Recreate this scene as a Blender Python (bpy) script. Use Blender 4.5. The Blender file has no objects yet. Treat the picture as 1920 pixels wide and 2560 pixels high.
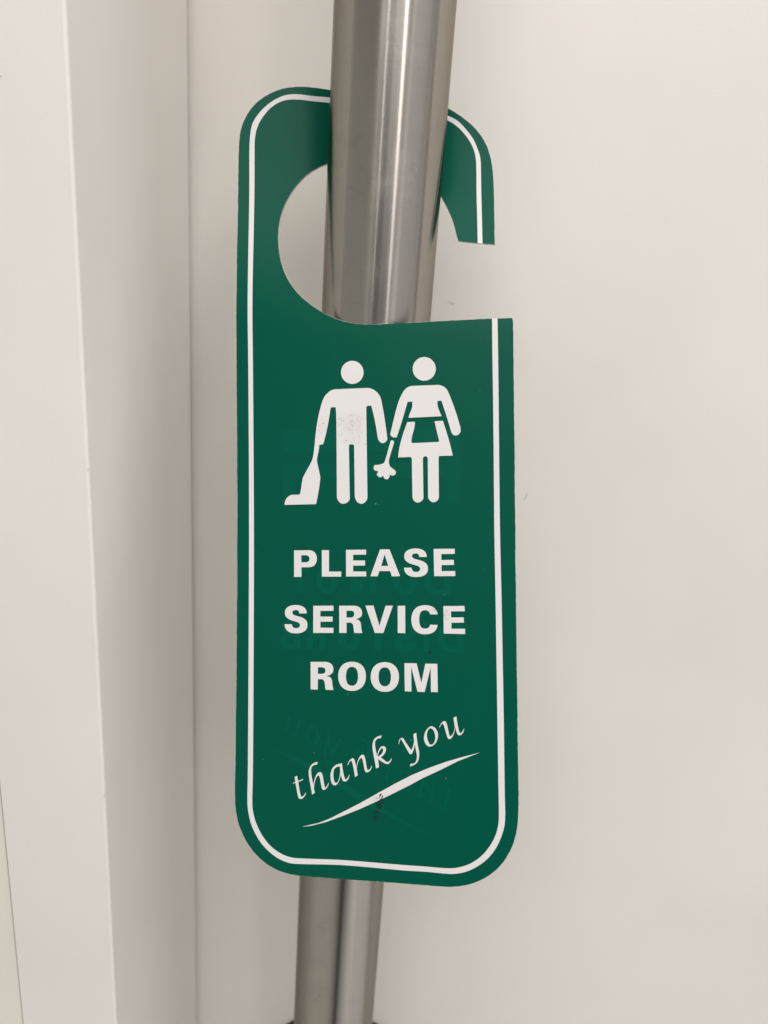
import bpy, bmesh, math, random
from mathutils import Vector, Matrix
from mathutils.geometry import tessellate_polygon, delaunay_2d_cdt

scene = bpy.context.scene
random.seed(7)
R = math.radians

# ------------------------------------------------------------------ camera
# metres; origin on the handle's axis at the camera's height, +X along the door, +Y into the door
cam_data = bpy.data.cameras.new("camera")
cam = bpy.data.objects.new("camera", cam_data)
scene.collection.objects.link(cam)
cam.matrix_world = Matrix(((0.9921004, -0.09377041, 0.08333016, 0.0291243),
                           (0.10696166, 0.28524343, -0.95246805, -0.2522740),
                           (0.06554394, 0.95385706, 0.29301995, 0.0),
                           (0, 0, 0, 1)))
cam_data.sensor_width = 36.0
cam_data.lens = 1900.0 / 2560.0 * 36.0
cam_data.clip_start = 0.005
cam_data.clip_end = 50.0
cam_data.dof.use_dof = True
cam_data.dof.focus_distance = 0.232
cam_data.dof.aperture_fstop = 12.0
scene.camera = cam

# ------------------------------------------------------------------ indoor light
world = bpy.data.worlds.new("World")
scene.world = world
world.use_nodes = True
world.node_tree.nodes["Background"].inputs[0].default_value = (1.0, 0.965, 0.92, 1)
world.node_tree.nodes["Background"].inputs[1].default_value = 0.06

def area_lamp(name, loc, target, sx, sy, power, color):
    d = bpy.data.lights.new(name, 'AREA')
    d.shape = 'RECTANGLE'; d.size = sx; d.size_y = sy; d.energy = power; d.color = color
    o = bpy.data.objects.new(name, d)
    o.location = loc
    o.rotation_euler = (Vector(target) - Vector(loc)).to_track_quat('-Z', 'Y').to_euler()
    scene.collection.objects.link(o)
    return o

WARM = (1.0, 0.970, 0.955)
def panel(name, az, el, dist, sx, sy, radiance, color=WARM):
    """lamp seen from the handle at azimuth az (from straight out of the door, + to the right) and elevation el"""
    a, e = R(az), R(el)
    loc = (dist * math.cos(e) * math.sin(a), -dist * math.cos(e) * math.cos(a), dist * math.sin(e) - 0.1)
    return area_lamp(name, loc, (0, 0, -0.1), sx, sy, radiance * math.pi * sx * sy, color)
panel("ceiling_lamp", 9, 52, 1.9, 1.5, 1.3, 4.8)
panel("ceiling_lamp_right", 68, 54, 1.9, 1.2, 1.2, 3.8)
panel("low_fill_right", 72, -50, 1.4, 1.4, 1.2, 0.30)  # added fill panel, brightens the lower door from the right
panel("low_fill_left", -46, -50, 1.4, 1.2, 1.2, 0.22, (1.0, 0.955, 0.87))  # added fill panel lifting the lower left side
panel("side_fill_right", 67, -24, 1.4, 1.9, 3.2, 0.58)  # added tall fill, sets the tone of the tube's right half
panel("side_fill_front_right", 39, -6, 1.6, 0.36, 2.6, 0.30)  # added narrow fill for the band right of the tube's highlight
panel("side_fill_left", -50, -20, 1.4, 2.5, 3.2, 0.43, (1.0, 0.955, 0.86))  # added wide fill, sets the tone of the tube's left half
panel("streak_panel", 28.5, 25, 1.9, 0.15, 1.2, 5.6)  # added tall panel that makes the bright streak on the tube
panel("streak_edge_panel", 17, 28, 2.0, 0.46, 1.2, 0.70)  # added panel for the paler band beside that streak
panel("thin_streak_panel", -4, 20, 2.1, 0.020, 0.9, 13.0)  # added sliver panel for the thin bright line on the tube
panel("band_line_panel", 18, -42, 2.0, 0.06, 0.9, 0.22)  # added thin panel, pale line inside the tube's dark lower band

scene.view_settings.view_transform = 'Standard'
scene.view_settings.look = 'None'
scene.view_settings.exposure = 0.0
scene.view_settings.gamma = 1.0
scene.cycles.use_denoising = True
scene.cycles.max_bounces = 8

# ------------------------------------------------------------------ helpers
def tag(o, label=None, category=None, group=None, kind=None):
    if label: o["label"] = label
    if category: o["category"] = category
    if group: o["group"] = group
    if kind: o["kind"] = kind
    return o

def empty(name, loc=(0, 0, 0)):
    o = bpy.data.objects.new(name, None)
    o.location = loc
    o.empty_display_size = 0.02
    scene.collection.objects.link(o)
    return o

def obj(name, verts, faces, mats, parent=None, idx=None, smooth=None):
    me = bpy.data.meshes.new(name)
    me.from_pydata([tuple(v) for v in verts], [], [tuple(f) for f in faces])
    for m in (mats if isinstance(mats, (list, tuple)) else [mats]):
        me.materials.append(m)
    if idx: me.polygons.foreach_set("material_index", idx)
    if smooth is not None:
        me.polygons.foreach_set("use_smooth", smooth if isinstance(smooth, list) else [smooth] * len(me.polygons))
    me.update()
    o = bpy.data.objects.new(name, me)
    scene.collection.objects.link(o)
    if parent: o.parent = parent
    return o

def from_bm(name, bm, mat, parent=None, smooth=False, angle=None):
    me = bpy.data.meshes.new(name)
    bmesh.ops.recalc_face_normals(bm, faces=bm.faces[:])
    for f in bm.faces: f.smooth = smooth
    if angle:
        for e in bm.edges:
            if len(e.link_faces) == 2 and e.calc_face_angle(0) > R(angle): e.smooth = False
    bm.to_mesh(me); bm.free()
    me.materials.append(mat)
    o = bpy.data.objects.new(name, me)
    scene.collection.objects.link(o)
    if parent: o.parent = parent
    return o

# ------------------------------------------------------------------ materials
class NT:
    def __init__(self, name):
        self.m = bpy.data.materials.new(name); self.m.use_nodes = True
        self.t = self.m.node_tree
        self.b = self.t.nodes["Principled BSDF"]
    def n(self, typ, ins=None, **kw):
        nd = self.t.nodes.new(typ)
        for k, v in kw.items(): setattr(nd, k, v)
        for k, v in (ins or {}).items(): self.put(nd.inputs[k], v)
        return nd
    def put(self, sock, v):
        if hasattr(v, "links"): self.t.links.new(v, sock)
        else: sock.default_value = v
    def math(self, op, a, b=0.0, clamp=False):
        nd = self.n('ShaderNodeMath', {0: a, 1: b}, operation=op); nd.use_clamp = clamp
        return nd.outputs[0]
    def mix(self, f, a, b):
        nd = self.n('ShaderNodeMix', data_type='RGBA')
        self.put(nd.inputs[0], f); self.put(nd.inputs[6], a); self.put(nd.inputs[7], b)
        return nd.outputs[2]
    def ramp(self, f, a, b):
        nd = self.n('ShaderNodeMapRange', {0: f, 1: a, 2: b, 3: 0.0, 4: 1.0}); nd.clamp = True
        nd.interpolation_type = 'SMOOTHSTEP'
        return nd.outputs[0]
    def noise(self, vec, scale, detail=3.0, rough=0.5):
        return self.n('ShaderNodeTexNoise', {'Vector': vec, 'Scale': scale, 'Detail': detail, 'Roughness': rough}).outputs[0]
    def coord(self): return self.n('ShaderNodeTexCoord').outputs['Object']

def paint(name, base, rough, bump=0.06):
    k = NT(name); co = k.coord()
    big = k.noise(co, 9.0, 3.0)
    fine = k.noise(co, 900.0, 2.0)
    dark = tuple(c * 0.965 for c in base); lite = tuple(min(1, c * 1.02) for c in base)
    k.put(k.b.inputs['Base Color'], k.mix(k.ramp(big, 0.3, 0.7), dark + (1,), lite + (1,)))
    k.b.inputs['Roughness'].default_value = rough
    k.b.inputs['Specular IOR Level'].default_value = 0.35
    bp = k.n('ShaderNodeBump', {'Strength': bump, 'Distance': 0.0006, 'Height': fine})
    k.put(k.b.inputs['Normal'], bp.outputs[0])
    return k.m

M_DOOR = paint("door_paint", (0.755, 0.722, 0.668), 0.5)
M_FRAME = paint("frame_paint", (0.750, 0.722, 0.675), 0.45)
M_WALL = paint("wall_paint", (0.740, 0.705, 0.635), 0.55)

def flat(name, col, rough=0.6, metal=0.0):
    k = NT(name); co = k.coord()
    nz = k.noise(co, 400.0, 2.0)
    k.put(k.b.inputs['Base Color'], k.mix(nz, tuple(c * 0.9 for c in col) + (1,), tuple(min(1, c * 1.1) for c in col) + (1,)))
    k.b.inputs['Roughness'].default_value = rough
    k.b.inputs['Metallic'].default_value = metal
    k.b.inputs['Specular IOR Level'].default_value = 0.12
    return k.m

def steel():
    k = NT("brushed_steel"); co = k.coord()
    # fine grain running round the tube: noise squeezed along Z
    mp = k.n('ShaderNodeMapping', {'Vector': co, 'Scale': (40.0, 40.0, 9000.0)})
    grain = k.noise(mp.outputs[0], 1.0, 3.0, 0.6)
    mp2 = k.n('ShaderNodeMapping', {'Vector': co, 'Scale': (900.0, 900.0, 3.0)})
    lines = k.noise(mp2.outputs[0], 1.0, 2.0, 0.5)
    smear = k.ramp(k.noise(co, 55.0, 4.0, 0.6), 0.45, 0.75)
    wisps = k.n('ShaderNodeTexNoise', {'Vector': co, 'Scale': 70.0, 'Detail': 3.0, 'Roughness': 0.5, 'Distortion': 2.5}).outputs[0]
    wisp = k.math('MULTIPLY', k.ramp(k.math('ABSOLUTE', k.math('SUBTRACT', wisps, 0.5)), 0.035, 0.0), k.math('MULTIPLY', smear, 0.28))
    base = k.mix(grain, (0.325, 0.31, 0.28, 1), (0.415, 0.395, 0.36, 1))
    k.put(k.b.inputs['Base Color'], k.mix(wisp, base, (0.20, 0.19, 0.17, 1)))
    k.b.inputs['Metallic'].default_value = 1.0
    k.b.inputs['Specular Tint'].default_value = (0.60, 0.575, 0.54, 1)
    r = k.math('ADD', k.math('MULTIPLY', smear, 0.05), k.math('MULTIPLY', lines, 0.06))
    r = k.math('ADD', r, 0.20)
    k.put(k.b.inputs['Roughness'], r)
    k.b.inputs['Anisotropic'].default_value = 1.0
    tg = k.n('ShaderNodeTangent', direction_type='RADIAL', axis='Z')
    k.put(k.b.inputs['Tangent'], tg.outputs[0])
    k.b.inputs['Anisotropic Rotation'].default_value = 0.25
    bp = k.n('ShaderNodeBump', {'Strength': 0.05, 'Distance': 0.0001, 'Height': grain})
    k.put(k.b.inputs['Normal'], bp.outputs[0])
    return k.m
M_STEEL = steel()
M_DARKMETAL = flat("dark_metal", (0.06, 0.058, 0.052), 0.4, 0.6)

def spot(k, co, u, v, ru, rv):
    """soft elliptical mask round a place on the card (mm), 1 at its centre"""
    d = k.n('ShaderNodeVectorMath', {0: co, 1: (u / 1000, 0, -v / 1000)}, operation='SUBTRACT').outputs[0]
    s = k.n('ShaderNodeVectorMath', {0: d, 1: (1000 / ru, 0, 1000 / rv)}, operation='MULTIPLY').outputs[0]
    ln = k.n('ShaderNodeVectorMath', {0: s}, operation='LENGTH').outputs['Value']
    return k.ramp(ln, 1.0, 0.2)

def printed(name, col, rough, dirt=True):
    k = NT(name); co = k.coord()
    c = col + (1,)
    tone = k.noise(co, 60.0, 3.0)
    c = k.mix(tone, tuple(x * 0.97 for x in col) + (1,), tuple(min(1, x * 1.03) for x in col) + (1,))
    if dirt:
        fine = k.noise(co, 1500.0, 3.0, 0.65); mid = k.noise(co, 520.0, 3.0, 0.6)
        for (u, v, ru, rv, st) in ((36.5, 29.0, 7.0, 3.6, 0.75), (36.8, 33.0, 7.0, 5.0, 0.45), (27.3, 30.5, 3.2, 4.5, 0.45),
                                   (61.4, 85.5, 2.0, 1.1, 0.9), (65.0, 86.8, 1.4, 2.6, 0.8), (44.4, 141.6, 3.6, 1.8, 0.7)):
            sp = k.math('MULTIPLY', k.ramp(fine, 0.50, 0.66), k.ramp(mid, 0.42, 0.62))
            f = k.math('MULTIPLY', spot(k, co, u, v, ru, rv), k.math('MULTIPLY', k.math('ADD', sp, 0.10), st), True)
            c = k.mix(f, c, (0.19, 0.18, 0.17, 1))
    k.put(k.b.inputs['Base Color'], c)
    k.b.inputs['Roughness'].default_value = rough
    k.b.inputs['Specular IOR Level'].default_value = 0.065
    bp = k.n('ShaderNodeBump', {'Strength': 0.05, 'Distance': 0.0003, 'Height': k.noise(co, 700.0, 2.0)})
    k.put(k.b.inputs['Normal'], bp.outputs[0])
    return k.m

M_GREEN = printed("green_print", (0.0006, 0.0765, 0.0475), 0.30, False)
M_GHOST = printed("green_print_show_through", (0.0006, 0.0880, 0.0550), 0.30, False)
M_GHOST_FAINT = printed("green_print_show_through_faint", (0.0006, 0.0840, 0.0522), 0.30, False)
M_WHITE = printed("white_print", (0.675, 0.658, 0.652), 0.42, True)
M_CORE = flat("card_core", (0.55, 0.52, 0.46), 0.7)
M_INK = flat("black_ink", (0.012, 0.014, 0.013), 0.5)
M_FLECK = flat("pale_fleck", (0.20, 0.30, 0.26), 0.6)
M_SCUFF = flat("scuff", (0.56, 0.47, 0.44), 0.7)
M_CHIP = flat("bare_edge", (0.60, 0.57, 0.51), 0.7)
M_HAIR = flat("hair_mark", (0.40, 0.37, 0.33), 0.7)

# ------------------------------------------------------------------ wall, door frame, door
Z0, Z1 = -1.05, 1.03          # floor level and head of the opening, below and above the camera

def prism(name, prof, z0, z1, mat, parent=None, round_at=(), r=0.001):
    """upright prism over an XY outline; corners listed in round_at get rounded"""
    pts = []
    n = len(prof)
    for i, p in enumerate(prof):
        p = Vector(p)
        if i in round_at:
            a = (Vector(prof[i - 1]) - p).normalized(); b = (Vector(prof[(i + 1) % n]) - p).normalized()
            for j in range(7):
                t = j / 6
                # quarter-round between the two sides
                q = p + a * r * (1 - math.sin(t * math.pi / 2)) + b * r * (1 - math.cos(t * math.pi / 2))
                pts.append(q)
        else: pts.append(p)
    m = len(pts)
    # uneven hand-painted edge: small waves down the height
    nz = 60
    V = []
    for k in range(nz + 1):
        z = z0 + (z1 - z0) * k / nz
        for p in pts: V.append((p.x, p.y, z))
    F = [(k * m + i, k * m + (i + 1) % m, (k + 1) * m + (i + 1) % m, (k + 1) * m + i) for k in range(nz) for i in range(m)]
    F.append(tuple(range(m - 1, -1, -1))); F.append(tuple(nz * m + i for i in range(m)))
    o = obj(name, V, F, mat, parent)
    bm = bmesh.new(); bm.from_mesh(o.data)
    bmesh.ops.recalc_face_normals(bm, faces=bm.faces[:])
    for f in bm.faces: f.smooth = True
    for e in bm.edges:
        if len(e.link_faces) == 2 and e.calc_face_angle(0) > R(30): e.smooth = False
    bm.to_mesh(o.data); bm.free()
    return o

XJ, YF, YD = -0.0818, -0.0355, 0.0580
wall = prism("wall", [(-1.4, YF + 0.0006), (-0.1215, YF + 0.0006), (-0.1215, YF + 0.012), (-0.12085, YF + 0.012), (-0.12085, 0.12), (-1.4, 0.12)], Z0, 1.35, M_WALL)
tag(wall, "cream painted strip of wall beyond the thin dark seam left of the door frame", "wall", kind="thing")

frame = empty("door_surround", (0, 0, 0))
tag(frame, "cream painted door frame with a deep reveal at the left of the door", "door frame", kind="thing")
prof = [(-0.1208, YF), (XJ, YF), (XJ, YD - 0.0028), (XJ - 0.0045, YD - 0.0028), (XJ - 0.0045, 0.115), (-0.1208, 0.115)]
prism("jamb", prof, Z0, Z1 + 0.04, M_FRAME, frame, (1, 2), 0.0011)
mx = 0.82 + XJ
prism("jamb", [(mx - p[0] + 0, p[1]) for p in prof][::-1], Z0, Z1 + 0.04, M_FRAME, frame, (3, 4), 0.0011)
bm = bmesh.new()
bmesh.ops.create_cube(bm, size=1.0, matrix=Matrix.Translation(((XJ + mx - XJ) / 2, 0.04, Z1 + 0.0205)) @ Matrix.Diagonal((mx - 2 * XJ - 0.001, 0.149, 0.038, 1)))
bmesh.ops.bevel(bm, geom=bm.edges[:], offset=0.001, segments=2, affect='EDGES')
from_bm("head", bm, M_FRAME, frame)

V = [(x, y, z) for z in (Z0, Z1) for (x, y) in ((-0.12148, YF + 0.0009), (-0.12083, YF + 0.0009), (-0.12083, YF + 0.010), (-0.12148, YF + 0.010))]
obj("seam_shade_strip", V, [(0, 1, 5, 4), (1, 2, 6, 5), (2, 3, 7, 6), (3, 0, 4, 7), (3, 2, 1, 0), (4, 5, 6, 7)], flat("seam_shade", (0.10, 0.085, 0.08), 0.8), frame)  # added dark strip standing in for shade inside the wall/frame gap

door = empty("door", (0.3, YD, Z0))
tag(door, "cream painted flush door leaf behind the handle", "door", kind="thing")
leaf = prism("door_leaf", [(XJ - 0.0030 - 0.3, 0), (mx - XJ * 0 + 0.0030 - 0.3, 0), (mx + 0.0030 - 0.3, 0.044), (XJ - 0.0030 - 0.3, 0.044)], 0.008, Z1 - Z0 - 0.003, M_DOOR, door, (0, 1), 0.0015)

def streak(pts, widths, mat, name, parent):
    """thin raised smear along a path on the door face"""
    V = []; F = []
    for i, (p, w) in enumerate(zip(pts, widths)):
        a = Vector(pts[max(0, i - 1)]); b = Vector(pts[min(len(pts) - 1, i + 1)])
        d = (b - a).normalized(); nrm = Vector((-d.y, d.x))
        for s, y in ((-1, -0.00003), (0, -0.00008), (1, -0.00003)):
            q = Vector(p) + nrm * w * s
            V.append((q.x - 0.3, y, q.y - Z0))
    for i in range(len(pts) - 1):
        for j in range(2): F.append((3 * i + j, 3 * i + j + 1, 3 * i + j + 4, 3 * i + j + 3))
    return obj(name, V, F, mat, parent, smooth=True)
streak([(0.0213, -0.0078), (0.0222, -0.0071), (0.0232, -0.0079), (0.0243, -0.0072)], [0.0001, 0.00022, 0.00030, 0.0001], M_SCUFF, "scuff_mark", door)["label"] = "small pinkish smudge on the door"
streak([(0.0600, -0.0848), (0.0606, -0.0836), (0.0611, -0.0822), (0.0613, -0.0808)], [0.00004, 0.00016, 0.00014, 0.00003], M_HAIR, "scuff_mark", door)["label"] = "thin dark hair-like mark on the door"

# chips along the painted corner of the jamb and a few specks on its face
def speck_mesh(items, y0):
    V = []; F = []
    for (x, z, rx, rz) in items:
        b = len(V); V.append((x, y0 - 0.00004, z))
        for j in range(8):
            a = j * math.pi / 4; k = random.uniform(0.7, 1.2)
            V.append((x + rx * k * math.cos(a), y0 - 0.00001, z + rz * k * math.sin(a)))
        F += [(b, b + 1 + j, b + 1 + (j + 1) % 8) for j in range(8)]
    return V, F
V, F = speck_mesh([(-0.1010, 0.045, 0.00022, 0.0003), (-0.0905, 0.0655, 0.0003, 0.00018), (-0.0885, -0.098, 0.00010, 0.00012),
                   (-0.1120, -0.205, 0.00018, 0.0002), (-0.1085, -0.27, 0.0002, 0.00016)], YF)
obj("paint_speck", V, F, M_HAIR, frame)["kind"] = "stuff"
V = []; F = []
for (z, l) in ((-0.0625, 0.0008), (-0.1820, 0.0018)):
    b = len(V); x, y = XJ + 0.00002 - 0.00020, YF + 0.00020 - 0.00002
    for (dx, dy, dz) in ((-0.00022, -0.00016, 0), (0.00016, 0.00022, l * 0.2), (0.00016, 0.00022, l), (-0.00022, -0.00016, l * 0.8)):
        V.append((x + dx, y + dy, z + dz))
    F.append((b, b + 1, b + 2, b + 3))
obj("paint_chip", V, F, M_CHIP, frame)["kind"] = "stuff"

# ------------------------------------------------------------------ pull handle
RT = 0.01765
HZ0, HZ1 = -0.62, 0.42
handle = empty("grab_bar")
ZP = -0.076
bpy.context.view_layer.update()
handle.matrix_world = Matrix.Translation((0, 0.0012, ZP)) @ Matrix.Rotation(R(1.2), 4, 'X') @ Matrix.Rotation(R(0.15), 4, 'Y') @ Matrix.Translation((0, 0, HZ0 - ZP))
tag(handle, "upright brushed steel tube handle running down the door behind the sign", "grab bar")
def ring_mesh(profile, seg=96):
    V = []; F = []
    for (r, z) in profile:
        for i in range(seg):
            a = 2 * math.pi * i / seg; V.append((r * math.cos(a), r * math.sin(a), z))
    for k in range(len(profile) - 1):
        for i in range(seg):
            F.append((k * seg + i, k * seg + (i + 1) % seg, (k + 1) * seg + (i + 1) % seg, (k + 1) * seg + i))
    F.append(tuple(range(seg - 1, -1, -1))); F.append(tuple((len(profile) - 1) * seg + i for i in range(seg)))
    return V, F
L = HZ1 - HZ0
V, F = ring_mesh([(RT - 0.003, 0), (RT - 0.0012, 0.0004), (RT, 0.0022), (RT, 0.1), (RT, L * 0.5), (RT, L - 0.1), (RT, L - 0.0022), (RT - 0.0012, L - 0.0004), (RT - 0.003, L)])
tube = obj("tube", V, F, M_STEEL, handle, smooth=[True] * (len(F) - 2) + [False] * 2)
for zc in (-0.4236, 0.30):
    V, F = ring_mesh([(0.0450, 0), (0.0450, 0.002), (0.0435, 0.0035), (0.0095, 0.0047), (0.0095, YD - RT + 0.003)], 64)
    # turn the lathe so that it runs from the door to the tube
    inv = handle.matrix_world.inverted()
    V = [inv @ Vector((x, YD - z, y + zc)) for (x, y, z) in V]
    obj("mounting_post", V, [f[::-1] for f in F], M_DARKMETAL if zc < 0 else M_DARKMETAL, handle, smooth=True)

# ------------------------------------------------------------------ the sign
T = (-0.04151346, -0.01601681, -0.01864209)
EX = (0.99189009, -0.0453818, 0.11872043); EY = (0.08009381, 0.94845761, -0.30661563); EZ = (-0.09868653, 0.31363778, 0.94440051)
sign = empty("door_hanger")
sign.matrix_world = Matrix(((EX[0], EY[0], EZ[0], T[0]), (EX[1], EY[1], EZ[1], T[1]), (EX[2], EY[2], EZ[2], T[2]), (0, 0, 0, 1)))
tag(sign, "green plastic door hanger sign reading PLEASE SERVICE ROOM hooked over the steel handle", "door hanger sign")

def sm(x):
    x = min(1.0, max(0.0, x)); return x * x * (3 - 2 * x)
PHI = R(9.0)
def surf(u, v):
    """flat card place in mm (u right, v down from the slot) -> the flexed card, hook pushed back behind the tube"""
    r = sm((4 - v) / 48.0)
    if v < -10: r = r + (1 - r) * sm((u - 30) / 25.0)
    a = PHI * r
    x = u * math.cos(a); w = u * math.sin(a)
    w += 5.0 * sm(-v / 62.0) + 7.0 * math.exp(-((u - 42) / 17.0) ** 2) * sm((-v - 38) / 14.0)
    z = -v if v >= 0 else -v * 0.985
    return x / 1000, w / 1000, z / 1000
def on_card(u, v, off):
    """a point off (mm) in front of the card's printed face"""
    x, w, z = surf(u, v)
    return (x, w - off / 1000, z)

def densify(pts, step, corner=35.0, closed=True):
    """Catmull-Rom through the points, kept sharp at corners"""
    n = len(pts); P = [Vector(p) for p in pts]; out = []
    def iscorner(i):
        if not closed and i in (0, n - 1): return True
        a = P[i] - P[i - 1]; b = P[(i + 1) % n] - P[i]
        return a.length > 1e-6 and b.length > 1e-6 and a.angle(b) > R(corner)
    for i in range(n if closed else n - 1):
        p1, p2 = P[i], P[(i + 1) % n]
        p0 = p1 if iscorner(i) else P[i - 1]; p3 = p2 if iscorner((i + 1) % n) else P[(i + 2) % n]
        m1 = (p2 - p0); m2 = (p3 - p1); d = (p2 - p1).length
        m1 = m1.normalized() * d if m1.length > 1e-6 else (p2 - p1)
        m2 = m2.normalized() * d if m2.length > 1e-6 else (p2 - p1)
        k = max(1, int(d / step + 0.5))
        for j in range(k):
            t = j / k; t2 = t * t; t3 = t2 * t
            out.append(p1 * (2 * t3 - 3 * t2 + 1) + m1 * (t3 - 2 * t2 + t) + p2 * (3 * t2 - 2 * t3) + m2 * (t3 - t2))
    if not closed: out.append(P[-1])
    return out

OUTLINE = [(27.62, -82.38), (23.24, -82.34), (18.49, -82.35), (14.93, -81.92), (11.75, -81.00), (8.55, -79.58), (5.33, -77.43), (2.53, -74.41), (0.38, -70.95), (-0.69, -67.72), (-1.00, -65.49), (-1.14, -61.48), (-1.18, -54.72), (-1.15, -50.14), (-0.88, -41.00), (-0.45, -24.66), (-0.07, -11.36), (0.08, 4.01), (0.28, 21.51), (0.58, 52.56), (0.55, 95.59), (0.35, 119.97), (0.11, 141.99), (0.09, 145.01), (0.19, 147.85), (0.64, 150.33), (1.71, 153.27), (3.13, 155.85), (4.72, 158.25), (6.48, 160.30), (8.59, 162.15), (11.21, 163.80), (13.81, 164.86), (16.93, 165.56), (19.86, 165.77), (36.18, 165.72), (52.42, 165.79), (60.40, 165.75), (62.65, 165.94), (66.29, 165.96), (68.29, 165.76), (70.65, 165.20), (73.54, 164.01), (77.14, 161.89), (79.66, 159.76), (81.82, 156.95), (83.80, 153.44), (84.89, 150.00), (85.26, 147.66), (85.46, 144.98), (85.63, 140.88), (85.53, 136.43), (85.48, 132.86), (85.44, 116.88), (85.24, 82.39), (85.21, 59.21), (85.12, 24.15), (85.04, 10.51), (85.04, 0.90), (84.85, -0.21), (81.36, -0.31), (73.74, -0.24), (66.05, -0.26), (61.20, -0.25), (56.31, -0.16), (46.61, -0.19), (43.84, 0.02), (40.18, -0.15), (36.50, -0.67), (31.35, -2.53), (27.29, -4.79), (23.76, -7.20), (19.88, -10.71), (17.12, -14.36), (14.57, -19.26), (13.00, -24.65), (12.25, -30.05), (12.37, -35.13), (13.19, -39.90), (14.61, -43.75), (15.29, -45.61), (17.23, -49.27), (19.43, -52.24), (22.26, -54.94), (24.69, -56.63), (26.67, -57.85), (31.00, -59.40), (36.00, -60.40), (42.00, -60.70), (48.00, -59.80), (54.00, -57.00), (59.00, -52.60), (62.30, -47.50), (64.56, -42.78), (66.23, -39.52), (67.45, -36.38), (68.30, -33.27), (68.78, -30.43), (69.14, -29.39), (69.86, -29.26), (75.12, -28.59), (78.22, -28.27), (80.61, -28.18), (80.64, -34.77), (80.48, -42.56), (80.41, -47.76), (80.29, -52.93), (80.02, -56.26), (79.20, -59.82), (77.88, -63.10), (76.20, -65.88), (73.78, -68.70), (71.36, -70.79), (69.17, -72.67), (66.96, -74.09), (63.00, -76.60), (58.00, -79.20), (52.00, -81.20), (46.00, -82.10), (37.00, -82.40)]
LINE_OUT = [(76.74, -28.46), (76.61, -34.79), (76.40, -45.20), (76.30, -52.98), (76.15, -57.59), (75.20, -60.89), (73.76, -64.19), (71.58, -67.27), (69.15, -70.03), (66.95, -71.50), (63.00, -73.70), (58.00, -76.30), (52.00, -78.40), (46.00, -79.40), (37.00, -79.75), (27.62, -79.73), (22.21, -79.37), (17.24, -79.46), (13.88, -78.96), (10.69, -77.50), (7.49, -75.10), (4.91, -72.18), (3.20, -69.05), (2.52, -64.82), (2.33, -59.24), (2.76, -40.98), (3.84, -0.84), (4.24, 30.16), (4.45, 61.22), (4.43, 92.01), (4.38, 114.98), (4.27, 136.76), (4.19, 144.79), (4.51, 147.77), (5.40, 151.22), (6.82, 154.13), (8.57, 156.68), (11.02, 159.02), (13.81, 160.82), (16.41, 161.80), (18.99, 162.13), (33.44, 161.56), (52.43, 161.87), (59.00, 161.82), (65.40, 161.98), (67.77, 161.73), (70.85, 160.80), (74.47, 158.68), (77.18, 156.18), (79.35, 153.01), (80.80, 149.53), (81.50, 146.63), (81.65, 143.77), (81.56, 138.42), (81.43, 117.02), (81.05, 82.83), (80.73, 61.51), (80.62, 32.09), (80.56, 12.22), (80.45, -0.15)]
LINE_IN = [(75.21, -28.59), (75.13, -34.79), (74.90, -45.22), (74.85, -53.01), (74.74, -56.85), (74.22, -59.91), (72.78, -63.22), (70.84, -66.05), (68.65, -68.43), (66.70, -69.96), (63.00, -72.20), (58.00, -74.70), (52.00, -76.70), (46.00, -77.60), (37.00, -77.90), (27.62, -77.92), (22.21, -77.62), (16.62, -77.66), (13.46, -77.15), (10.70, -75.82), (8.13, -73.54), (5.78, -70.17), (4.60, -67.27), (4.07, -64.15), (3.99, -59.24), (4.37, -40.97), (5.36, -0.77), (5.75, 30.20), (6.01, 61.22), (6.04, 91.98), (5.99, 114.92), (5.89, 136.68), (5.74, 145.37), (6.27, 148.67), (7.51, 151.93), (9.27, 154.82), (11.54, 157.33), (14.32, 159.14), (16.92, 160.12), (19.34, 160.43), (33.44, 160.07), (52.43, 160.30), (58.09, 160.31), (65.41, 160.36), (68.32, 159.89), (71.77, 158.50), (74.85, 156.15), (77.38, 152.95), (79.02, 149.64), (79.75, 146.38), (79.86, 143.87), (79.81, 138.51), (79.62, 117.09), (79.33, 82.85), (79.11, 61.51), (79.05, 32.05), (78.91, 12.16), (78.85, -0.23)]

outer = densify(OUTLINE, 0.9)
n = len(outer)
sharp = set()
for i in range(n):
    if (outer[i] - outer[i - 1]).angle(outer[(i + 1) % n] - outer[i]) > R(35): sharp |= {i, (i + 1) % n, i - 1 if i else n - 1}
for _ in range(30):
    outer = [p if i in sharp else p * 0.5 + (outer[i - 1] + outer[(i + 1) % n]) * 0.25 for i, p in enumerate(outer)]
# hand-cut edge: tiny unevenness, and a hair of bare core beside the print
edge = []; inner = []
ph = [random.uniform(0, 6.28) for _ in range(6)]
for i, p in enumerate(outer):
    d = (outer[(i + 1) % n] - outer[i - 1]).normalized(); nr = Vector((d.y, -d.x))
    jit = 0.012 * math.sin(i * 0.31 + ph[0]) + 0.008 * math.sin(i * 1.9 + ph[1]) + random.uniform(-0.018, 0.018)
    bare = 0.06 + 0.02 * math.sin(i * 0.23 + ph[2]) + random.uniform(-0.03, 0.04)
    q = p + nr * jit
    edge.append(q); inner.append(q - nr * max(0.03, bare))
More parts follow.
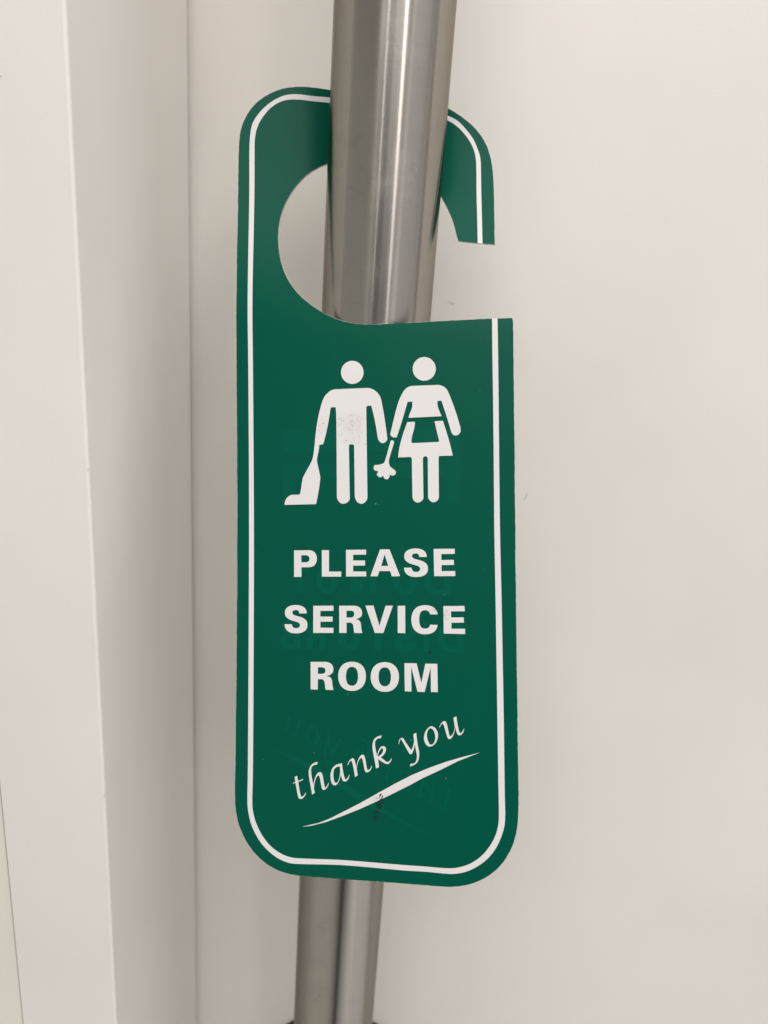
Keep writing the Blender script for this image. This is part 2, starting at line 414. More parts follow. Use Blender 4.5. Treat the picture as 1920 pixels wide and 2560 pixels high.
# which side is inside?
area = sum(edge[i].x * edge[(i + 1) % n].y - edge[(i + 1) % n].x * edge[i].y for i in range(n))
if area < 0:
    inner = [e + (e - i_) for e, i_ in zip(edge, inner)]
grid = []
def inside(x, y, poly):
    c = False; m = len(poly); j = m - 1
    for i in range(m):
        a, b = poly[i], poly[j]
        if (a.y > y) != (b.y > y) and x < (b.x - a.x) * (y - a.y) / (b.y - a.y) + a.x: c = not c
        j = i
    return c
gy = -84.0
while gy < 166:
    st = 2.5 if gy < 6 else 12.0
    gx = 0.6
    while gx < 86:
        if inside(gx, gy, inner): grid.append(Vector((gx, gy)))
        gx += st
    gy += st
co2, _, fc, _, _, _ = delaunay_2d_cdt(inner + grid, [], [list(range(n))], 1, 1e-5)
def nearest_map(pts):
    return {(round(p.x, 3), round(p.y, 3)): i for i, p in enumerate(pts)}
TH = 0.7
V = []; F = []; MI = []
front = [len(V) + i for i in range(len(co2))]
V += [on_card(p.x, p.y, 0.0) for p in co2]
for f in fc:
    a, b, c = co2[f[0]], co2[f[1]], co2[f[2]]
    s = (b.x - a.x) * (c.y - a.y) - (c.x - a.x) * (b.y - a.y)
    F.append(tuple(front[i] for i in (f if s > 0 else f[::-1]))); MI.append(0)
b0 = len(V); V += [on_card(p.x, p.y, 0.0) for p in inner]
b1 = len(V); V += [on_card(p.x, p.y, -0.10) for p in edge]
b2 = len(V); V += [on_card(p.x, p.y, -TH + 0.1) for p in edge]
b3 = len(V); V += [on_card(p.x, p.y, -TH) for p in inner]
sgn = area > 0
for i in range(n):
    j = (i + 1) % n
    for (p, q) in ((b0, b1), (b1, b2), (b2, b3)):
        f = (p + i, q + i, q + j, p + j)
        F.append(f if sgn else f[::-1]); MI.append(1)
bb = len(V); V += [on_card(p.x, p.y, -TH) for p in co2]
nf = len(fc)
for k in range(nf): F.append(tuple(i + bb for i in F[k][::-1])); MI.append(2)
card = obj("card", V, F, [M_GREEN, M_CORE, M_GREEN], sign, MI, smooth=[m != 1 for m in MI])

WHITE_OFF = 0.09
lo = densify(LINE_OUT, 1.0, 60, False); li = densify(LINE_IN, 1.0, 60, False)
def resample(p, m):
    L = [0.0]
    for a, b in zip(p, p[1:]): L.append(L[-1] + (b - a).length)
    out = []; k = 0
    for i in range(m):
        s = L[-1] * i / (m - 1)
        while k < len(p) - 2 and L[k + 1] < s: k += 1
        t = (s - L[k]) / max(1e-9, L[k + 1] - L[k]); out.append(p[k].lerp(p[k + 1], min(1, t)))
    return out
# pair the two sides of the line by nearest point so that the ribbon stays square to its run
m = 620
A = resample(lo, m); fineB = resample(li, 4000); B = []; k0 = 0
for i, p in enumerate(A):
    if i in (0, m - 1): B.append(li[0] if i == 0 else li[-1]); continue
    best = min(range(k0, min(4000, k0 + 60)), key=lambda q: (fineB[q] - p).length_squared)
    k0 = best; B.append(fineB[best])
V = []; F = []
for a, b in zip(A, B):
    V.append(on_card(a.x, a.y, WHITE_OFF)); V.append(on_card(b.x, b.y, WHITE_OFF))
for i in range(m - 1): F.append((2 * i, 2 * i + 2, 2 * i + 3, 2 * i + 1))
obj("border_line", V, F, M_WHITE, sign, smooth=True)

# ---- flat print from outlines (mm on the card)
def parse(s, seg=10):
    loops = []; tok = s.split(); i = 0; cur = None
    while i < len(tok):
        c = tok[i]
        if c == 'M': cur = [Vector((float(tok[i + 1]), float(tok[i + 2])))]; i += 3
        elif c == 'L': cur.append(Vector((float(tok[i + 1]), float(tok[i + 2])))); i += 3
        elif c == 'C':
            q = [float(x) for x in tok[i + 1:i + 7]]; p0 = cur[-1]; p1 = Vector(q[0:2]); p2 = Vector(q[2:4]); p3 = Vector(q[4:6])
            for j in range(1, seg + 1):
                t = j / seg; u = 1 - t
                cur.append(p0 * u ** 3 + p1 * 3 * u * u * t + p2 * 3 * u * t * t + p3 * t ** 3)
            i += 7
        else:
            if (cur[0] - cur[-1]).length < 0.005: cur.pop()
            loops.append(cur); i += 1
    return loops

def print_loops(loopsets, off):
    V = []; F = []
    for loops in loopsets:
        flatp = [p for l in loops for p in l]
        b = len(V); V += [on_card(p.x, p.y, off) for p in flatp]
        for t in tessellate_polygon([[Vector((p.x, p.y, 0)) for p in l] for l in loops]):
            a, c, d = (flatp[i] for i in t)
            s = (c.x - a.x) * (d.y - a.y) - (d.x - a.x) * (c.y - a.y)
            if abs(s) < 1e-9: continue
            F.append(tuple(b + i for i in (t if s > 0 else t[::-1])))
    return V, F

PRINT = [
('letter', 'P', 'M 18.76 68.08 L 23.35 68.01 C 25.01 68.01 25.90 69.10 25.90 70.57 C 25.90 72.24 24.94 73.17 23.22 73.18 L 21.07 73.19 L 21.07 76.12 L 18.77 76.13 Z M 21.03 69.56 L 22.42 69.55 C 23.22 69.58 23.58 69.97 23.58 70.61 C 23.59 71.29 23.22 71.67 22.43 71.68 L 21.03 71.68 Z'),
('letter', 'L', 'M 27.42 68.01 L 29.65 68.00 L 29.65 74.46 L 33.42 74.44 L 33.42 75.94 L 27.45 75.98 Z'),
('letter', 'E', 'M 34.89 67.90 L 41.06 67.84 L 41.03 69.33 L 37.07 69.37 L 37.07 71.09 L 40.73 71.08 L 40.73 72.60 L 37.07 72.61 L 37.07 74.39 L 41.08 74.37 L 41.08 75.83 L 34.92 75.90 Z'),
('letter', 'A', 'M 45.28 67.77 L 48.14 67.74 L 51.31 75.70 L 48.85 75.78 L 48.31 74.21 L 45.08 74.22 L 44.53 75.78 L 42.34 75.79 Z M 46.66 69.26 L 47.74 72.66 L 45.63 72.70 Z'),
('letter', 'S', 'M 59.28 69.99 L 57.04 70.02 C 57.04 69.30 56.66 68.96 56.03 68.96 C 55.30 68.96 54.89 69.27 54.89 69.71 C 54.88 70.28 55.36 70.50 56.37 70.75 C 58.42 71.21 59.65 71.80 59.64 73.43 C 59.63 75.09 58.31 75.91 56.10 75.92 C 53.75 75.94 52.55 74.94 52.49 73.18 L 54.75 73.17 C 54.81 74.02 55.28 74.42 56.13 74.42 C 56.86 74.41 57.30 74.07 57.31 73.50 C 57.31 72.81 56.68 72.60 55.54 72.32 C 53.58 71.82 52.56 71.20 52.57 69.78 C 52.57 68.30 53.91 67.48 56.07 67.48 C 58.15 67.51 59.28 68.42 59.28 69.99 Z'),
('letter', 'E', 'M 61.33 67.60 L 67.55 67.57 L 67.55 69.07 L 63.58 69.13 L 63.60 70.88 L 67.26 70.81 L 67.28 72.30 L 63.63 72.38 L 63.65 74.16 L 67.64 74.08 L 67.67 75.57 L 61.45 75.64 Z'),
('letter', 'S', 'M 22.76 87.11 L 20.44 87.18 C 20.44 86.48 20.01 86.13 19.35 86.14 C 18.63 86.15 18.23 86.47 18.23 86.93 C 18.23 87.49 18.74 87.73 19.75 87.96 C 21.78 88.38 22.97 88.99 22.97 90.63 C 22.98 92.27 21.68 93.16 19.33 93.21 C 17.08 93.25 15.84 92.22 15.80 90.50 L 18.09 90.47 C 18.13 91.27 18.60 91.65 19.40 91.63 C 20.16 91.62 20.63 91.30 20.63 90.70 C 20.63 90.01 19.97 89.81 18.89 89.54 C 16.89 89.08 15.90 88.40 15.90 87.00 C 15.90 85.49 17.25 84.66 19.32 84.64 C 21.45 84.65 22.76 85.47 22.76 87.11 Z'),
('letter', 'E', 'M 24.77 84.81 L 31.01 84.70 L 31.01 86.23 L 26.97 86.32 L 26.97 88.02 L 30.76 87.97 L 30.76 89.46 L 27.00 89.56 L 27.00 91.36 L 31.01 91.33 L 31.01 92.86 L 24.78 92.97 Z'),
('letter', 'R', 'M 32.79 84.68 L 37.09 84.63 C 38.89 84.60 39.81 85.42 39.81 86.83 C 39.80 87.90 39.10 88.43 37.69 88.59 C 38.96 88.75 39.34 89.19 39.45 90.22 C 39.55 91.36 39.62 92.04 39.83 92.73 L 37.43 92.77 C 37.29 92.19 37.26 91.57 37.15 90.81 C 37.05 90.02 36.69 89.68 35.91 89.69 L 35.03 89.70 L 35.06 92.78 L 32.82 92.82 Z M 35.03 86.14 L 36.24 86.12 C 37.05 86.11 37.41 86.45 37.40 87.11 C 37.40 87.80 37.01 88.15 36.20 88.17 L 35.03 88.18 Z'),
('letter', 'V', 'M 40.80 84.55 L 43.26 84.51 L 45.03 90.47 L 46.93 84.50 L 49.12 84.48 L 46.21 92.61 L 43.66 92.63 Z'),
('letter', 'I', 'M 50.55 84.49 L 52.80 84.43 L 52.81 92.53 L 50.56 92.53 Z'),
('letter', 'C', 'M 62.42 86.86 L 60.23 86.89 C 60.06 86.04 59.48 85.67 58.66 85.68 C 57.42 85.70 56.97 86.73 56.96 88.40 C 56.96 90.14 57.43 91.12 58.67 91.09 C 59.59 91.08 60.08 90.63 60.22 89.91 L 62.40 89.94 C 62.22 91.71 60.89 92.72 58.63 92.76 C 56.02 92.81 54.61 91.13 54.62 88.47 C 54.63 85.88 56.12 84.22 58.66 84.19 C 60.89 84.16 62.25 85.16 62.42 86.86 Z'),
('letter', 'E', 'M 64.13 84.39 L 70.27 84.28 L 70.40 85.83 L 66.33 85.92 L 66.39 87.68 L 70.08 87.62 L 70.11 89.14 L 66.45 89.24 L 66.48 90.99 L 70.43 90.92 L 70.46 92.47 L 64.20 92.45 Z'),
('letter', 'R', 'M 23.95 101.69 L 28.27 101.58 C 30.12 101.54 31.00 102.37 31.00 103.73 C 31.00 104.74 30.32 105.54 28.79 105.79 C 30.09 105.93 30.50 106.42 30.61 107.37 C 30.71 108.48 30.79 109.23 31.05 109.90 L 28.63 109.92 C 28.45 109.38 28.45 108.72 28.34 107.97 C 28.24 107.11 27.88 106.74 27.07 106.77 L 26.21 106.79 L 26.18 109.92 L 23.98 109.96 Z M 26.23 103.25 L 27.33 103.22 C 28.16 103.23 28.55 103.55 28.55 104.20 C 28.55 104.86 28.16 105.15 27.30 105.19 L 26.23 105.22 Z'),
('letter', 'O', 'M 36.69 101.33 C 39.34 101.26 40.92 102.85 40.92 105.51 C 40.91 108.21 39.32 109.93 36.70 110.01 C 34.05 110.09 32.47 108.43 32.47 105.74 C 32.48 103.09 34.06 101.39 36.69 101.33 Z M 36.69 102.86 C 37.90 102.83 38.54 103.82 38.54 105.62 C 38.53 107.42 37.91 108.44 36.71 108.48 C 35.47 108.51 34.85 107.53 34.85 105.70 C 34.86 103.91 35.48 102.89 36.69 102.86 Z'),
('letter', 'O', 'M 46.61 101.21 C 49.28 101.15 50.89 102.80 50.88 105.46 C 50.87 108.16 49.25 109.90 46.67 109.98 C 44.00 110.06 42.37 108.31 42.38 105.64 C 42.38 102.97 44.02 101.28 46.61 101.21 Z M 46.59 102.76 C 47.85 102.73 48.48 103.71 48.48 105.55 C 48.47 107.34 47.86 108.30 46.65 108.34 C 45.38 108.37 44.74 107.35 44.75 105.60 C 44.75 103.80 45.37 102.79 46.59 102.76 Z'),
('letter', 'M', 'M 52.51 101.37 L 56.13 101.33 L 57.53 106.98 L 58.73 101.36 L 62.26 101.33 L 62.37 109.60 L 60.36 109.61 L 60.29 102.51 L 58.49 109.69 L 56.39 109.66 L 54.52 102.36 L 54.59 109.64 L 52.61 109.65 Z'),
('script', 't', 'M 19.03 136.34 L 19.76 135.89 L 20.07 137.43 L 20.93 137.09 L 21.61 136.74 L 21.61 137.15 L 21.06 137.31 L 20.15 137.80 C 20.34 139.23 20.64 140.71 20.93 141.81 C 21.03 142.15 21.26 142.17 21.49 141.99 C 21.90 141.71 22.19 141.28 22.45 140.77 C 22.58 140.83 22.54 141.08 22.39 141.40 C 22.04 142.13 21.51 142.75 20.93 142.79 C 20.44 142.81 20.15 142.42 20.00 141.77 C 19.76 140.57 19.47 139.09 19.27 138.07 L 18.68 138.23 L 18.39 138.43 L 18.59 138.05 L 19.23 137.83 Z'),
('script', 'h', 'M 26.16 131.49 L 25.91 132.34 C 25.10 132.32 24.42 132.68 24.17 133.44 C 24.05 133.92 24.17 135.31 24.42 136.60 L 24.81 138.35 C 25.00 137.13 25.33 135.91 25.97 135.04 C 26.36 134.46 27.13 134.24 27.52 134.96 C 27.84 135.78 28.04 137.73 28.38 139.01 C 28.58 139.00 29.06 138.61 29.50 137.43 C 29.58 137.65 29.54 137.93 29.44 138.18 C 29.15 138.97 28.58 139.71 27.96 139.74 C 27.61 139.70 27.42 139.34 27.27 138.51 C 27.07 137.50 26.88 136.11 26.55 135.57 C 26.26 135.30 25.78 135.98 25.49 136.74 C 25.20 137.59 25.00 138.62 25.02 139.55 L 25.30 140.75 L 24.42 141.30 C 24.13 139.41 23.65 137.20 23.39 135.53 C 23.28 134.04 23.65 132.81 24.71 132.02 C 25.20 131.72 25.68 131.60 26.16 131.49 Z'),
('script', 'a', 'M 33.61 131.52 C 33.76 133.18 34.05 135.02 34.62 136.29 C 35.00 136.27 35.48 135.69 35.86 134.79 C 35.98 135.12 35.77 135.68 35.48 136.16 C 35.19 136.63 34.72 136.97 34.33 136.92 C 33.86 136.85 33.61 136.34 33.47 135.79 L 33.25 134.88 C 33.03 136.00 32.71 137.13 32.13 137.80 C 31.56 138.39 30.98 138.32 30.60 137.79 C 30.12 137.16 30.00 135.59 30.16 134.65 C 30.41 133.34 31.08 132.47 32.04 132.00 C 32.62 131.75 33.19 131.73 33.61 131.52 Z M 32.90 132.52 C 32.23 132.51 31.46 132.92 31.18 133.58 C 30.85 134.53 30.92 136.10 31.27 137.01 C 31.56 137.65 32.13 137.62 32.42 136.95 C 32.90 135.82 33.07 134.51 33.07 133.77 C 33.07 133.22 33.02 132.75 32.90 132.52 Z'),
('script', 'n', 'M 35.29 132.09 C 35.39 131.35 35.96 130.21 36.82 129.93 C 37.30 129.87 37.49 130.42 37.68 131.34 L 38.00 132.62 C 38.12 131.32 38.54 129.82 39.39 128.95 C 39.96 128.56 40.34 128.72 40.53 129.36 C 40.81 130.46 41.00 132.11 41.34 133.20 C 41.75 133.27 42.28 132.79 42.66 131.76 C 42.76 132.03 42.61 132.59 42.32 133.06 C 41.94 133.63 41.37 134.03 40.90 133.87 C 40.58 133.70 40.43 133.15 40.34 132.51 C 40.15 131.41 39.96 130.31 39.68 129.77 C 39.39 129.60 38.92 130.08 38.63 130.74 C 38.31 131.49 38.11 132.43 38.11 133.07 L 38.41 134.91 L 37.54 135.45 C 37.39 133.94 37.01 132.11 36.59 130.74 C 36.34 130.56 35.96 130.95 35.68 131.52 C 35.58 131.77 35.48 131.99 35.29 132.09 Z'),
('script', 'k', 'M 45.63 122.85 L 45.38 123.69 C 44.54 123.58 43.87 124.07 43.63 124.91 C 43.55 125.65 43.87 127.48 44.24 128.94 C 44.43 127.82 44.81 126.70 45.47 126.16 C 46.04 125.82 46.88 125.88 46.94 126.79 C 46.88 127.90 46.22 128.66 45.37 129.29 C 45.93 129.69 46.59 130.21 47.15 130.55 C 47.81 130.62 48.19 130.14 48.56 129.39 C 48.66 129.66 48.47 130.31 48.09 130.69 C 47.81 131.07 47.43 131.22 47.06 131.16 C 46.21 130.96 45.27 130.27 44.56 129.81 L 44.82 132.19 L 43.91 132.63 C 43.67 130.80 43.20 128.98 42.92 127.15 C 42.74 125.68 42.93 124.47 43.78 123.61 C 44.25 123.22 44.91 123.01 45.63 122.85 Z M 44.49 129.15 C 45.28 128.71 46.03 128.03 46.09 127.11 C 46.09 126.55 45.75 126.48 45.38 126.86 C 44.81 127.44 44.52 128.37 44.49 129.15 Z'),
('script', 'y', 'M 55.96 121.66 C 56.10 123.48 56.41 125.48 56.77 126.92 C 56.90 128.38 56.71 129.85 56.02 130.52 C 55.37 131.10 54.62 131.44 54.03 131.52 L 54.25 130.73 C 54.90 130.81 55.46 130.64 55.83 130.07 C 56.21 129.32 56.21 128.41 55.97 127.32 L 55.48 124.97 C 55.39 126.07 55.10 127.18 54.64 127.84 C 54.36 128.09 54.04 127.99 53.80 127.69 L 51.48 123.70 C 51.20 123.64 51.01 124.24 50.82 125.25 C 50.69 125.08 50.69 124.62 50.83 124.21 C 51.07 123.59 51.48 123.21 51.95 123.32 C 52.27 123.54 52.51 123.99 52.79 124.53 L 54.45 126.80 C 54.92 126.09 55.30 124.79 55.30 123.70 L 55.07 122.15 Z'),
('script', 'o', 'M 60.50 119.56 C 61.61 119.70 62.39 120.86 62.39 122.13 C 62.38 123.77 61.31 125.37 59.92 125.55 C 58.91 125.52 58.23 124.31 58.23 123.03 C 58.24 121.57 59.21 119.79 60.50 119.56 Z M 60.22 120.18 C 59.39 120.28 59.02 121.54 59.10 122.63 C 59.25 123.72 59.74 124.97 60.29 124.99 C 60.94 124.92 61.59 123.99 61.59 122.71 C 61.54 121.62 61.05 120.22 60.22 120.18 Z'),
('script', 'u', 'M 62.75 120.08 C 62.81 119.29 63.55 117.99 64.37 117.91 C 64.83 118.04 65.05 118.94 65.28 120.02 C 65.46 120.92 65.64 121.91 65.91 122.36 C 66.55 122.15 67.20 120.85 67.30 119.49 L 66.89 116.87 L 67.77 116.44 C 67.94 118.10 68.30 119.90 68.66 121.16 C 69.02 121.42 69.61 120.94 69.98 119.75 C 70.08 120.11 69.90 120.75 69.57 121.27 C 69.20 121.83 68.65 122.03 68.29 121.86 C 67.92 121.55 67.66 120.66 67.44 119.57 C 67.29 120.85 66.92 122.23 66.09 122.99 C 65.72 123.27 65.32 123.11 65.09 122.57 C 64.72 121.68 64.37 119.69 63.91 118.76 C 63.64 118.63 63.18 119.01 62.90 119.84 Z'),
('swoosh', '', 'M 21.23 151.01 L 26.59 149.53 L 30.14 147.96 L 33.68 145.99 L 38.95 143.11 L 44.19 139.98 L 49.40 136.91 L 54.57 134.06 L 59.70 131.70 L 64.80 129.69 L 69.19 128.22 L 74.56 126.58 L 71.54 127.92 L 68.18 129.37 L 63.10 132.11 L 57.99 134.70 L 54.56 136.69 L 49.39 139.51 L 44.19 142.22 L 38.95 144.81 L 33.68 147.15 L 28.37 149.30 L 24.09 150.57 Z'),
('man_head', '', 'M 33.40 14.13 C 33.41 12.18 34.97 10.66 36.90 10.73 C 38.82 10.81 40.38 12.44 40.37 14.39 C 40.37 16.33 38.81 17.85 36.89 17.78 C 34.97 17.72 33.40 16.08 33.40 14.13 Z'),
('man', '', 'M 31.51 19.23 L 41.68 19.15 C 43.56 19.39 45.21 20.87 45.69 22.63 C 46.41 25.93 47.06 30.31 47.57 34.56 C 47.62 35.33 46.82 35.92 46.17 35.95 C 45.18 35.88 44.67 34.82 44.54 33.51 C 44.20 30.89 43.54 27.59 42.71 24.57 L 41.55 24.58 C 41.27 24.62 41.20 24.90 41.18 25.56 L 41.31 36.71 L 41.48 52.18 C 41.39 53.27 40.51 54.09 39.62 54.08 C 38.51 54.03 37.74 53.02 37.61 51.71 L 37.45 37.07 C 37.43 36.30 37.27 36.12 36.87 36.11 L 36.25 36.10 C 35.91 36.14 35.82 36.49 35.84 37.25 L 36.07 52.56 C 35.85 53.44 34.96 54.04 34.07 54.03 C 32.95 53.98 32.17 52.96 32.10 51.76 L 31.98 29.92 C 31.94 27.71 31.85 25.51 31.71 24.69 L 30.43 24.69 C 30.12 24.79 30.12 25.24 30.03 25.78 C 29.60 28.97 28.81 32.70 28.02 35.33 C 27.86 35.88 27.68 35.98 27.23 35.95 L 26.66 36.03 L 26.55 37.06 C 26.33 38.60 25.87 39.91 25.94 41.02 C 26.10 42.34 26.66 43.89 26.96 46.10 C 26.78 48.52 26.10 51.80 25.76 53.67 C 25.72 54.00 25.58 54.06 25.31 54.06 L 15.72 54.20 C 15.69 53.02 16.56 51.37 18.05 51.17 L 20.26 51.13 C 20.78 50.98 20.78 50.20 20.94 49.32 C 21.12 48.22 21.23 47.12 21.52 45.91 C 22.14 44.70 23.61 42.30 24.29 40.99 C 24.86 39.45 25.08 37.03 25.28 35.05 C 25.53 31.52 26.10 27.99 27.00 24.70 C 27.45 22.95 27.91 21.85 28.47 21.10 C 29.26 20.13 30.39 19.28 31.51 19.23 Z'),
('woman_head', '', 'M 55.29 13.89 C 55.30 11.92 56.86 10.39 58.78 10.47 C 60.69 10.54 62.23 12.20 62.22 14.16 C 62.21 16.11 60.66 17.65 58.75 17.58 C 56.83 17.51 55.28 15.86 55.29 13.89 Z'),
('woman_top', '', 'M 54.88 19.01 L 62.89 18.96 C 64.17 19.15 65.24 19.79 65.77 20.99 C 66.94 23.72 68.20 27.20 69.39 31.73 C 69.51 32.59 69.51 33.13 69.23 33.44 C 68.80 34.08 68.27 34.19 67.74 34.16 C 67.10 33.99 66.78 33.38 66.57 32.63 C 65.84 29.93 64.78 26.45 63.83 23.69 L 62.91 23.73 C 62.60 23.80 62.60 24.13 62.64 24.67 C 62.81 26.18 63.49 27.28 63.85 28.32 L 54.02 28.55 C 54.16 27.23 55.07 26.17 55.14 25.09 L 55.15 23.70 L 53.73 23.75 C 52.67 27.19 51.57 31.28 50.36 34.33 L 49.49 34.31 C 48.94 34.15 48.50 33.71 48.46 33.27 C 49.17 30.57 49.95 26.68 51.05 23.45 C 51.82 21.73 52.70 19.26 54.88 19.01 Z'),
('woman_skirt', '', 'M 53.65 29.80 L 55.91 29.79 C 55.92 30.96 55.59 32.25 55.22 33.32 C 55.00 34.18 54.82 35.15 54.82 35.91 C 54.93 36.08 55.14 36.11 55.69 36.12 L 62.70 35.97 C 63.13 35.94 63.15 35.77 63.02 35.23 C 62.60 33.50 62.18 31.77 61.80 29.78 L 64.23 29.69 C 65.39 33.14 66.44 36.81 67.11 40.08 L 63.22 40.13 C 62.96 40.17 62.91 40.60 62.91 41.46 L 62.97 52.39 C 62.83 53.24 62.08 53.84 61.33 53.83 C 60.47 53.76 59.83 53.00 59.75 52.14 L 59.71 40.97 C 59.69 40.43 59.45 40.17 59.02 40.16 C 58.53 40.15 58.27 40.40 58.24 41.16 L 58.37 52.56 C 58.11 53.31 57.35 53.90 56.59 53.89 C 55.84 53.82 55.15 53.17 55.09 52.09 L 54.95 41.31 C 54.93 40.45 54.80 40.27 54.48 40.27 L 50.84 40.33 C 50.90 37.56 52.22 33.25 53.65 29.80 Z'),
('duster', '', 'M 49.15 35.13 C 49.55 35.25 49.63 35.58 49.55 36.01 C 49.04 37.84 48.27 39.89 48.04 41.19 C 48.00 42.16 48.15 42.92 48.91 43.48 C 49.57 43.92 50.22 44.37 50.13 44.95 C 50.00 45.66 49.34 45.80 48.80 45.69 C 48.51 45.57 48.30 45.31 48.25 45.53 C 48.25 46.28 47.92 46.82 47.33 46.81 C 46.71 46.76 46.39 46.37 46.37 45.82 C 46.28 45.50 46.17 45.82 45.95 45.97 C 45.51 46.31 45.07 46.19 44.74 45.91 C 44.34 45.47 44.26 45.25 44.48 44.99 C 44.74 44.71 44.79 44.34 44.52 44.27 C 43.97 44.27 43.42 44.04 43.38 43.39 C 43.38 42.73 43.65 42.41 44.09 42.46 C 44.97 42.54 46.18 42.24 46.62 41.81 C 47.06 40.95 47.83 37.93 48.50 35.55 C 48.61 35.23 48.89 35.08 49.15 35.13 Z'),
]
NAMES = {'letter': 'letter', 'script': 'script_letter', 'swoosh': 'underline_swoosh', 'man': 'cleaner_figure', 'man_head': 'head',
         'woman_top': 'maid_figure', 'woman_head': 'head', 'woman_skirt': 'apron_skirt', 'duster': 'feather_duster'}
built = {}
glyph = {}
for kind, ch, path in PRINT:
    loops = parse(path)
    if kind == 'letter': glyph[ch] = loops
    built[kind] = built.get(kind, []) + [loops]
def emit(kind, loops, parent):
    V, F = print_loops([loops], WHITE_OFF)
    return obj(NAMES[kind], V, F, M_WHITE, parent)
for kind in ('letter', 'script', 'swoosh'):
    for loops in built[kind]: emit(kind, loops, sign)
man = emit('man', built['man'][0], sign); emit('man_head', built['man_head'][0], man)
maid = emit('woman_top', built['woman_top'][0], sign)
emit('woman_head', built['woman_head'][0], maid); emit('woman_skirt', built['woman_skirt'][0], maid); emit('duster', built['duster'][0], maid)

# ---- the other side's print showing faintly through, mirrored
glyph['D'] = parse('M 0 0 L 4.2 0 C 7.4 0 9 1.8 9 4.5 C 9 7.3 7.4 9 4.2 9 L 0 9 Z M 2.4 1.8 L 4 1.8 C 5.7 1.8 6.5 2.8 6.5 4.5 C 6.5 6.3 5.7 7.2 4 7.2 L 2.4 7.2 Z')
glyph['N'] = parse('M 0 0 L 2.6 0 L 5.6 5.6 L 5.6 0 L 7.8 0 L 7.8 9 L 5.3 9 L 2.2 3.3 L 2.2 9 L 0 9 Z')
glyph['T'] = parse('M 0 0 L 7 0 L 7 1.9 L 4.7 1.9 L 4.7 9 L 2.3 9 L 2.3 1.9 L 0 1.9 Z')
glyph['U'] = parse('M 0 0 L 2.4 0 L 2.4 5.6 C 2.4 6.8 2.9 7.3 3.8 7.3 C 4.7 7.3 5.2 6.8 5.2 5.6 L 5.2 0 L 7.6 0 L 7.6 5.7 C 7.6 8 6.2 9.2 3.8 9.2 C 1.4 9.2 0 8 0 5.7 Z')
glyph['B'] = parse('M 0 0 L 4.2 0 C 6.1 0 7 0.9 7 2.3 C 7 3.3 6.5 4 5.6 4.3 C 6.8 4.6 7.4 5.3 7.4 6.4 C 7.4 8.1 6.2 9 4.3 9 L 0 9 Z M 2.3 1.7 L 3.7 1.7 C 4.4 1.7 4.7 2 4.7 2.6 C 4.7 3.2 4.4 3.5 3.7 3.5 L 2.3 3.5 Z M 2.3 5.2 L 3.9 5.2 C 4.7 5.2 5 5.6 5 6.2 C 5 6.9 4.7 7.2 3.9 7.2 L 2.3 7.2 Z')
def boxed(ch, u0, u1, v0, v1):
    loops = glyph[ch]
    xs = [p.x for l in loops for p in l]; ys = [p.y for l in loops for p in l]
    x0, x1, y0, y1 = min(xs), max(xs), min(ys), max(ys)
    return [[Vector((u1 - (p.x - x0) / (x1 - x0) * (u1 - u0), v0 + (p.y - y0) / (y1 - y0) * (v1 - v0))) for p in l] for l in loops]
ghost = []
for ch, u0, u1 in (('T', 17.7, 23.4), ('O', 25.6, 32.3), ('N', 36.4, 44.0), ('O', 49.1, 56.2), ('D', 58.5, 66.4)):
    ghost.append(boxed(ch, u0, u1, 72.9, 81.2))
for ch, u0, u1 in (('B', 14.6, 20.8), ('R', 22.2, 28.7), ('U', 32.5, 39.1), ('T', 41.6, 47.6), ('S', 49.6, 56.2), ('I', 58.2, 59.9), ('D', 62.2, 70.1)):
    ghost.append(boxed(ch, u0, u1, 89.4, 98.0))
for loops in built['script'] + built['swoosh']:
    ghost.append([[Vector((84.9 - p.x, p.y + 1.0)) for p in l] for l in loops])
def rect(u0, v0, u1, v1): return [[Vector((u0, v0)), Vector((u1, v0)), Vector((u1, v1)), Vector((u0, v1))]]
ghost += [rect(65.2, 31.0, 69.2, 54.3), rect(15.2, 31.5, 65.1, 38.6), rect(15.2, 41.8, 65.1, 46.5), rect(15.2, 46.6, 18.9, 53.8)]
# the overlapping mirrored pieces sit on their own hair-thin levels
V = []; F = []; MI = []
for i, loops in enumerate(ghost):
    v, f = print_loops([loops], 0.020 + 0.0012 * i)
    b = len(V); V += v; F += [tuple(b + q for q in t) for t in f]
    MI += [1 if i >= len(ghost) - 4 else 0] * len(f)
obj("show_through_print", V, F, [M_GHOST, M_GHOST_FAINT], sign, MI)["kind"] = "stuff"

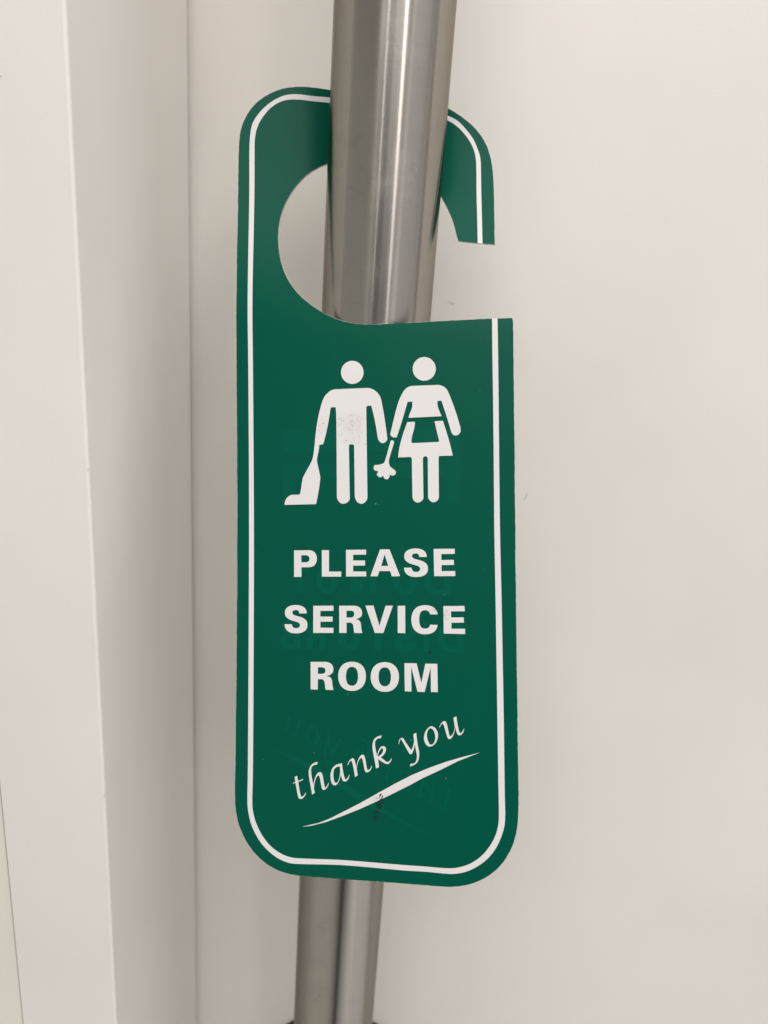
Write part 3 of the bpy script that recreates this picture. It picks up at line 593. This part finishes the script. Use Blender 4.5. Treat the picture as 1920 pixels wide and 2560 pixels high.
# ---- dirt: ink dots, a black smear under the swoosh, pale flecks
def discs(items, off):
    V = []; F = []
    for (u, v, r, e) in items:
        b = len(V); V.append(on_card(u, v, off + 0.02)); an = random.uniform(0, 3.14)
        for j in range(9):
            a = j * 2 * math.pi / 9; k = random.uniform(0.65, 1.2)
            x = r * k * math.cos(a) * e; y = r * k * math.sin(a)
            V.append(on_card(u + x * math.cos(an) - y * math.sin(an), v + x * math.sin(an) + y * math.cos(an), off))
        F += [(b, b + 1 + (j + 1) % 9, b + 1 + j)[::-1] for j in range(9)]
    return V, F
dots = [(60.0, 98.0, 0.36, 1.0), (8.71, 68.46, 0.22, 1), (41.8, 89.55, 0.18, 1), (18.3, 28.2, 0.18, 1), (44.9, 4.97, 0.22, 1), (35.0, 34.9, 0.16, 1), (37.2, 34.3, 0.11, 1), (37.4, 35.0, 0.1, 1), (40.9, 36.2, 0.12, 1)]
V, F = discs(dots, WHITE_OFF + 0.01)
obj("ink_dot", V, F, M_INK, sign)["kind"] = "stuff"
smear = []
for (cu, cv, su, sv, cnt) in ((45.2, 140.5, 0.5, 0.4, 7), (44.6, 141.5, 0.4, 0.3, 5), (45.2, 142.6, 0.35, 0.6, 16), (44.9, 143.8, 0.45, 0.5, 20), (44.3, 145.3, 0.35, 0.7, 10), (44.0, 147.2, 0.4, 0.4, 10), (44.4, 148.5, 0.3, 0.4, 2)):
    for _ in range(cnt): smear.append((random.gauss(cu, su), random.gauss(cv, sv), random.uniform(0.06, 0.22), random.uniform(1.0, 2.2)))
V, F = discs(smear, WHITE_OFF + 0.012)
obj("ink_smear", V, F, M_INK, sign)["kind"] = "stuff"
fl = [(25.0, 128.9), (9.1, 131.5), (54.4, 123.9), (44.7, 54.4), (35.4, 111.0), (64.6, 134.5), (75.2, 20.9), (64.6, 81.1), (76.0, 73.6), (44.0, 54.1)]
V, F = discs([(u, v, random.uniform(0.06, 0.13), random.uniform(1.0, 3.0)) for u, v in fl], 0.075)
obj("pale_fleck", V, F, M_FLECK, sign)["kind"] = "stuff"
